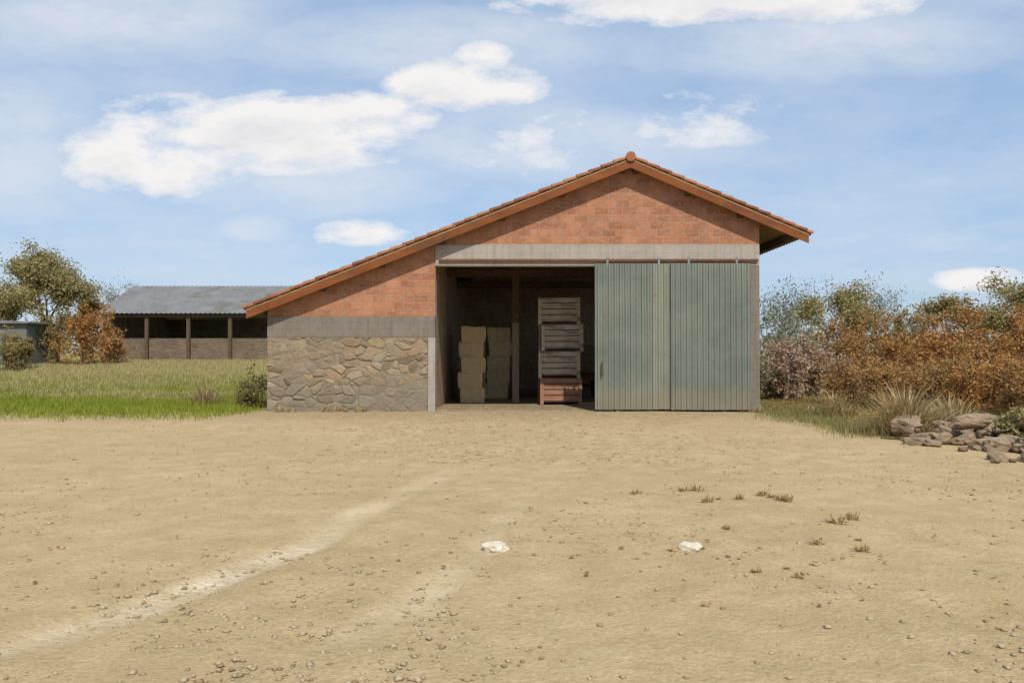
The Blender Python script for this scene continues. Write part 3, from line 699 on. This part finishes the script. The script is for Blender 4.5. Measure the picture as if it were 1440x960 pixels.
mb = MB()
for _ in range(9000):
    y = R.uniform(15.5, 36); x = wx(R.uniform(1075, 1480), y)
    if R.random() > sm(.0, .5, nz(x*.5, y*.5, 40)+.35)*sm(6.8, 8.5, x): continue
    s_ = R.uniform(.03, .07); a = R.uniform(0, 6.28); c, q = math.cos(a)*s_, math.sin(a)*s_; z = gz(x, y)+R.uniform(.01, .09)
    mb.add([(x-c, y-q, z), (x+q*.6, y-c*.6, z+R.uniform(-.01, .03)), (x+c, y+q, z+R.uniform(-.01, .03)), (x-q*.6, y+c*.6, z+R.uniform(0, .03))], [(0,1,2,3)])
for _ in range(900):
    y = 5+R.random()**1.4*16; x = wx(R.uniform(0, 1440), y)
    if R.random() > max(0, nz(x*.4, y*.4, 60)+.25): continue
    s_ = R.uniform(.012, .03); a = R.uniform(0, 6.28); c, q = math.cos(a)*s_, math.sin(a)*s_; z = gz(x, y)+.012
    mb.add([(x-c, y-q, z), (x+q*.6, y-c*.6, z+R.uniform(0, .015)), (x+c, y+q, z+R.uniform(0, .02)), (x-q*.6, y+c*.6, z+R.uniform(0, .015))], [(0,1,2,3)])
tag(mb.build('leaf_litter', M['leaf_brown']), 'brown fallen leaves lying under the right hedge and blown over the yard', 'fallen leaves', kind='stuff')
mb = MB()
for _ in range(26000):
    a = R.uniform(-.85, .85); d_ = R.uniform(170, 215); x, y = d_*math.sin(a), d_*math.cos(a)
    top = 4.6+2.6*nz(x*.05, y*.05, 50)+1.6*nz(x*.2, y*.2, 51); z = gz(x, y)+R.random()**.8*max(1.5, top)
    u_ = Vector((R.gauss(0, 1), R.gauss(0, 1), R.gauss(0, .8))).normalized(); b_ = rand_perp(u_); w_ = R.uniform(.25, .55); c = Vector((x, y, z))
    mb.add([c-u_*w_, c+b_*w_*.7, c+u_*w_, c-b_*w_*.7], [(0,1,2,3)])
tag(mb.build('far_wood', M['leaf_mix']), 'far low wood along the horizon behind the meadow and the hedge', 'wood', kind='stuff')
def clump(label, x, y, h, n, name='dead_grass_clump'):
    mb = MB()
    for _ in range(n):
        a = R.uniform(0, 6.28); r = abs(R.gauss(0, .26)); bx, by = math.cos(a)*r, math.sin(a)*r
        t = R.uniform(.1, .75)*h; a2 = a+R.gauss(0, .8); tx, ty = bx+math.cos(a2)*t, by+math.sin(a2)*t; hh = h*R.uniform(.25, 1)*math.exp(-r*1.2); w_ = R.uniform(.006, .014)
        nx_, ny_ = -math.sin(a2)*w_, math.cos(a2)*w_
        mb.add([(bx-nx_, by-ny_, 0), (bx+nx_, by+ny_, 0), (bx*.6+tx*.4+nx_, by*.6+ty*.4+ny_, hh*.65), (bx*.6+tx*.4-nx_, by*.6+ty*.4-ny_, hh*.65), (tx, ty, hh)], [(0,1,2,3), (3,2,4)])
    o = mb.build(name, M['dead_stalks']); o.location = (x, y, gz(x, y)-.02)
    return tag(o, label, 'dry grass', 'tall dry grass clumps')
clump('tall straw coloured grass clump standing in the meadow left of the barn', wx(290, 24), 24, .95, 300)
clump('pale tall grass clump at the left end of the stone heap', wx(1272, 15.6), 15.6, 1.25, 620)
clump('pale grass clump behind the middle of the stone heap', wx(1335, 16.6), 16.6, .9, 380)
clump('pale grass clump on the verge between the brambles and the stone heap', wx(1172, 20.5), 20.5, .8, 300)
shrub('dull green bush at the foot of the stone wall by the left barn corner', wx(352, 23.2), 23.2, 1.0, 1.1, 'verge', 1800, .07, 'plants at the left of the barn')
# ------------------------------------------------------------------ stones
def stone_mesh(seed, mat, name, sub=3):
    bm = bmesh.new(); bmesh.ops.create_icosphere(bm, subdivisions=sub, radius=.5)
    o = Vector((seed*3.7, seed*1.3, seed*7.1))
    for v in bm.verts:
        q = v.co.normalized(); c = max(abs(q.x), abs(q.y), abs(q.z))
        v.co = q*(.42/(.40+.60*c)+.13*noise.noise(q*1.6+o)+.06*noise.noise(q*4+o)+.025*noise.noise(q*9+o))
        v.co.z *= .72
    me = bpy.data.meshes.new(name); bm.to_mesh(me); bm.free(); me.materials.append(M[mat]); return me
rocks = [stone_mesh(k, 'rock', 'fieldstone') for k in range(6)]
heap = []
for k in range(90):
    px = R.uniform(1262, 1470); Y = R.uniform(13.0, 16.5); s = R.choice((.12,.16,.2,.28,.36,.46))*R.uniform(.8,1.2)
    x = wx(px, Y)
    if k < 58: heap.append((x, Y, 0, s))
    else: heap.append((R.uniform(7.2, 9.8), R.uniform(13.8, 15.6), R.uniform(.14, .3), s*.9))
for k in range(16):
    Y = R.uniform(11.6, 13.4); heap.append((wx(R.uniform(1385, 1480), Y), Y, 0, R.choice((.14, .2, .3, .42))))
for x, y, dz, s in heap:
    o = link('fieldstone', R.choice(rocks)); o.location = (x, y, gz(x, y)+dz+s*.17); o.scale = (s*R.uniform(.9, 1.5), s*R.uniform(.8, 1.1), s*R.uniform(.65, 1))
    o.rotation_euler = (R.uniform(-.3,.3), R.uniform(-.3,.3), R.uniform(0, 6))
    tag(o, 'grey brown fieldstone in the heap at the right edge of the yard', 'stone', 'stones heaped at the right edge')
for (px, py, s, lb) in ((697, 765, .20, 'pale stone lying on the yard in front of the dark opening'), (970, 765, .19, 'pale stone lying on the yard in front of the metal door')):
    Y = EYE*F/(py+8-HOR); x = wx(px, Y)
    o = link('pale_stone', stone_mesh(px, 'pale_rock', 'pale_stone')); o.location = (x, Y, gz(x, Y)+.012); o.scale = (s*1.15, s*.85, s*.75); o.rotation_euler.z = px
    tag(o, lb, 'stone')
mb = MB()
for _ in range(15000):
    y = 3.4+R.random()**1.8*16; x = wx(R.uniform(-40, 1480), y)
    if R.random() > .12+1.6*max(0, nz(x*.45, y*.45, 21)+.12): continue
    s = R.choice((.006, .006, .008, .01, .012, .016, .022))*R.uniform(.7, 1.3); z = gz(x, y)-.035*track_mask(x, y)+s*.2
    a = R.uniform(0, 6.28); ca_, sa = math.cos(a), math.sin(a)
    pts = [(1.2, 0, 0), (0, .9, .1), (-1, 0, -.1), (0, -1, 0), (.1, .1, .5), (0, 0, -.6)]
    pts = [(p*R.uniform(.8, 1.2), q*R.uniform(.8, 1.2), r) for p, q, r in pts]
    mb.add([(x+s*(p*ca_-q*sa), y+s*(p*sa+q*ca_), z+s*r) for p, q, r in pts], [(0,1,4), (1,2,4), (2,3,4), (3,0,4), (1,0,5), (2,1,5), (3,2,5), (0,3,5)])
tag(mb.build('gravel', M['pebble'], smooth=True), 'fine pale gravel scattered over the dry yard', 'gravel', kind='stuff')

mb = MB()
for _ in range(2600):
    y = 24.5-R.random()**.7*13; x = R.gauss(.3, 2.3); z = gz(x, y)+.012; a = R.uniform(0, 6.28); l = R.uniform(.04, .13)
    c, q = math.cos(a)*l, math.sin(a)*l
    mb.add([(x, y, z), (x+c, y+q, z+R.uniform(-.004, .02)), (x+c-q*.06, y+q+c*.06, z+.006), (x-q*.06, y+c*.06, z+.01)], [(0,1,2,3)])
tag(mb.build('loose_straw', M['straw_bits']), 'loose straw strewn on the earth before the barn opening', 'straw', kind='stuff')
def weed(x, y, s):
    mb = MB()
    for _ in range(26):
        a = R.uniform(0, 6.28); r = R.uniform(0, .09)*s/.15; h = s*R.uniform(.3, 1); l = R.uniform(.3, 1.0)*s; w_ = .008
        bx, by = math.cos(a)*r, math.sin(a)*r; tx, ty = bx+math.cos(a)*l, by+math.sin(a)*l; nx_, ny_ = -math.sin(a)*w_, math.cos(a)*w_
        mb.add([(bx-nx_, by-ny_, 0), (bx+nx_, by+ny_, 0), (bx*.5+tx*.5+nx_, by*.5+ty*.5+ny_, h*.8), (bx*.5+tx*.5-nx_, by*.5+ty*.5-ny_, h*.8), (tx, ty, h*.7)], [(0,1,2,3), (3,2,4)])
    o = mb.build('weed_tuft', M['dead_stalks']); o.location = (x, y, gz(x, y)-.005)
    tag(o, 'small dry weed tuft growing in the bare yard right of centre', 'weed', 'weed tufts in the yard')
    return o
WEEDS = []
for px, py, s_ in ((935, 772, .10), (975, 698, .14), (1005, 702, .12), (1040, 735, .12), (1172, 735, .15), (1178, 765, .11), (1115, 805, .07), (1085, 705, .12)):
    Y = EYE*F/(py-HOR); x0_ = wx(px, Y)
    for q in range(R.choice((1, 2, 3, 4))): weed(x0_+R.gauss(0, .16), Y+R.gauss(0, .2), s_*R.uniform(.3, .85))
for k in range(13):
    x = (XL+.2+R.random()*4.1) if k < 9 else R.uniform(6.5, 6.75); o = weed(x, YF-.16-R.random()*.12, R.uniform(.12, .26))
    o['label'] = 'weed tuft growing at the foot of the barn front'; o['group'] = 'weeds at the foot of the barn'
# ------------------------------------------------------------------ sky
SUN_EL, SUN_AZ = math.radians(48), math.radians(168)      # azimuth from +Y clockwise: behind the camera, a little right
w = bpy.data.worlds.new('World'); S.world = w; w.use_nodes = True
nt = w.node_tree; nt.nodes.clear()
out = nt.nodes.new('ShaderNodeOutputWorld'); bg = nt.nodes.new('ShaderNodeBackground'); nt.links.new(bg.outputs[0], out.inputs[0])
sk = nt.nodes.new('ShaderNodeTexSky'); sk.sky_type = 'NISHITA'; sk.sun_disc = False
sk.sun_elevation = SUN_EL; sk.sun_rotation = SUN_AZ; sk.dust_density = 1.2; sk.ozone_density = 2.0; sk.air_density = 1.0
bg.inputs['Strength'].default_value = .122
tc = N(nt, 'TexCoord'); sx = N(nt, 'SeparateXYZ'); nt.links.new(tc.outputs['Generated'], sx.inputs[0])
yy = math_(nt, 'MAXIMUM', sx.outputs[1], .05)
u = math_(nt, 'DIVIDE', sx.outputs[0], yy); v = math_(nt, 'DIVIDE', sx.outputs[2], yy)
# clouds are placed by direction: azimuth ratio u = x/y, elevation ratio v = z/y
cz = math_(nt, 'ADD', math_(nt, 'MAXIMUM', sx.outputs[2], 0.0), .12)
cv = N(nt, 'CombineXYZ'); nt.links.new(math_(nt, 'DIVIDE', sx.outputs[0], cz), cv.inputs[0]); nt.links.new(math_(nt, 'DIVIDE', sx.outputs[1], cz), cv.inputs[1])
n1 = noise_(nt, cv.outputs[0], 1.7, 10, .62)
cu = N(nt, 'CombineXYZ'); nt.links.new(u, cu.inputs[0]); nt.links.new(math_(nt, 'MULTIPLY', v, 2.2), cu.inputs[1])
n2 = noise_(nt, cu.outputs[0], 7, 10, .62); n3 = noise_(nt, cu.outputs[0], 2.2, 6, .55)
def blob(px, py, rx, ry, soft=1.0):
    a = math_(nt, 'DIVIDE', math_(nt, 'SUBTRACT', u, (px-720)/F), rx/F); b = math_(nt, 'DIVIDE', math_(nt, 'SUBTRACT', v, (HOR-py)/F), ry/F)
    r = math_(nt, 'ADD', math_(nt, 'MULTIPLY', a, a), math_(nt, 'MULTIPLY', b, b))
    return math_(nt, 'SUBTRACT', 1.0, r, True)
acc = None; accb = None
def detail(off):
    c = N(nt, 'VectorMath', operation='ADD'); nt.links.new(cu.outputs[0], c.inputs[0]); c.inputs[1].default_value = (off*.5, off*2.2, 0)
    big = noise_(nt, c.outputs[0], 5.5, 3, .5); fine = noise_(nt, c.outputs[0], 13, 12, .64)
    return math_(nt, 'ADD', math_(nt, 'MULTIPLY', math_(nt, 'SUBTRACT', big, .5), 2.3), math_(nt, 'MULTIPLY', math_(nt, 'SUBTRACT', fine, .5), 2.0))
BL = ((345, 185, 310, 66), (215, 225, 180, 62), (650, 115, 150, 44), (515, 165, 120, 46), (985, -8, 380, 52), (505, 330, 85, 26), (930, 165, 260, 48), (1375, 392, 75, 22), (720, 205, 140, 50), (680, 84, 50, 32))
def field_(dy):
    acc = None
    for bl in BL:
        q = blob(bl[0], bl[1]+dy, bl[2], bl[3])
        if bl[0] in (930, 720): q = math_(nt, 'MULTIPLY', q, .3)
        acc = q if acc is None else math_(nt, 'MAXIMUM', acc, q)
    return acc
f0 = field_(0)
loose = math_(nt, 'ADD', math_(nt, 'MULTIPLY', math_(nt, 'MULTIPLY', f0, 5.0, True), .72), .28)
edge = math_(nt, 'ADD', math_(nt, 'MULTIPLY', f0, .95), math_(nt, 'MULTIPLY', detail(0), loose))
puff = ramp(nt, edge, [(.22, (0,0,0)), (.42, (.42,.42,.42)), (.8, (1,1,1))])
above = math_(nt, 'ADD', math_(nt, 'MULTIPLY', field_(14), .95), detail(.018))       # cloud standing above this direction greys its base
base = ramp(nt, math_(nt, 'ADD', math_(nt, 'MULTIPLY', above, .62), math_(nt, 'MULTIPLY', math_(nt, 'SUBTRACT', n2, .5), .9)), [(.4, (0,0,0)), (.8, (.5,.5,.5)), (1.0, (.75,.75,.75))])
veil = math_(nt, 'MULTIPLY', ramp(nt, math_(nt, 'ADD', math_(nt, 'MULTIPLY', n1, .55), math_(nt, 'MULTIPLY', n3, .45)), [(.38, (0,0,0)), (.64, (1,1,1))]), .62)
colr = mix(nt, .62, sk.outputs[0], (2.75, 4.0, 5.75, 1))
colr = mix(nt, veil, colr, (4.7, 5.2, 6.0, 1))
cloud = mix(nt, base, (6.5, 6.4, 6.35, 1), (5.1, 5.15, 5.4, 1))
hz_ = None
for bl in ((150, 20, 300, 75), (10, 200, 190, 120), (600, 60, 300, 60), (760, 200, 330, 60), (420, 250, 260, 60), (1150, 60, 330, 60), (360, 320, 60, 24)):
    q = blob(*bl); hz_ = q if hz_ is None else math_(nt, 'MAXIMUM', hz_, q)
colr = mix(nt, math_(nt, 'MULTIPLY', hz_, math_(nt, 'ADD', math_(nt, 'MULTIPLY', ramp(nt, n2, [(.35, (0,0,0)), (.65, (1,1,1))]), .45), .25)), colr, (5.6, 5.8, 6.15, 1))
colr = mix(nt, puff, colr, cloud)
nt.links.new(colr, bg.inputs[0])
sun = bpy.data.lights.new('sun', 'SUN'); sun.energy = 3.6; sun.angle = math.radians(.6); sun.color = (1, .95, .86)
so = bpy.data.objects.new('sun', sun); COL.objects.link(so)
dirv = Vector((math.sin(SUN_AZ)*math.cos(SUN_EL), math.cos(SUN_AZ)*math.cos(SUN_EL), math.sin(SUN_EL)))
so.rotation_euler = dirv.to_track_quat('Z', 'Y').to_euler(); so.location = dirv*60

# ------------------------------------------------------------------ camera + view
cam = bpy.data.cameras.new('camera'); cam.sensor_width = 36; cam.sensor_fit = 'HORIZONTAL'; cam.lens = F/1440*36
cam.clip_end = 3000; cam.clip_start = .05
co = bpy.data.objects.new('camera', cam); COL.objects.link(co); co.location = (0, 0, EYE)
co.rotation_euler = (math.radians(90)+math.atan((HOR-480)/F), 0, 0); S.camera = co
vs_ = S.view_settings; vs_.view_transform = 'Standard'; vs_.look = 'None'; vs_.gamma = 1; vs_.exposure = .2; vs_.use_curve_mapping = False
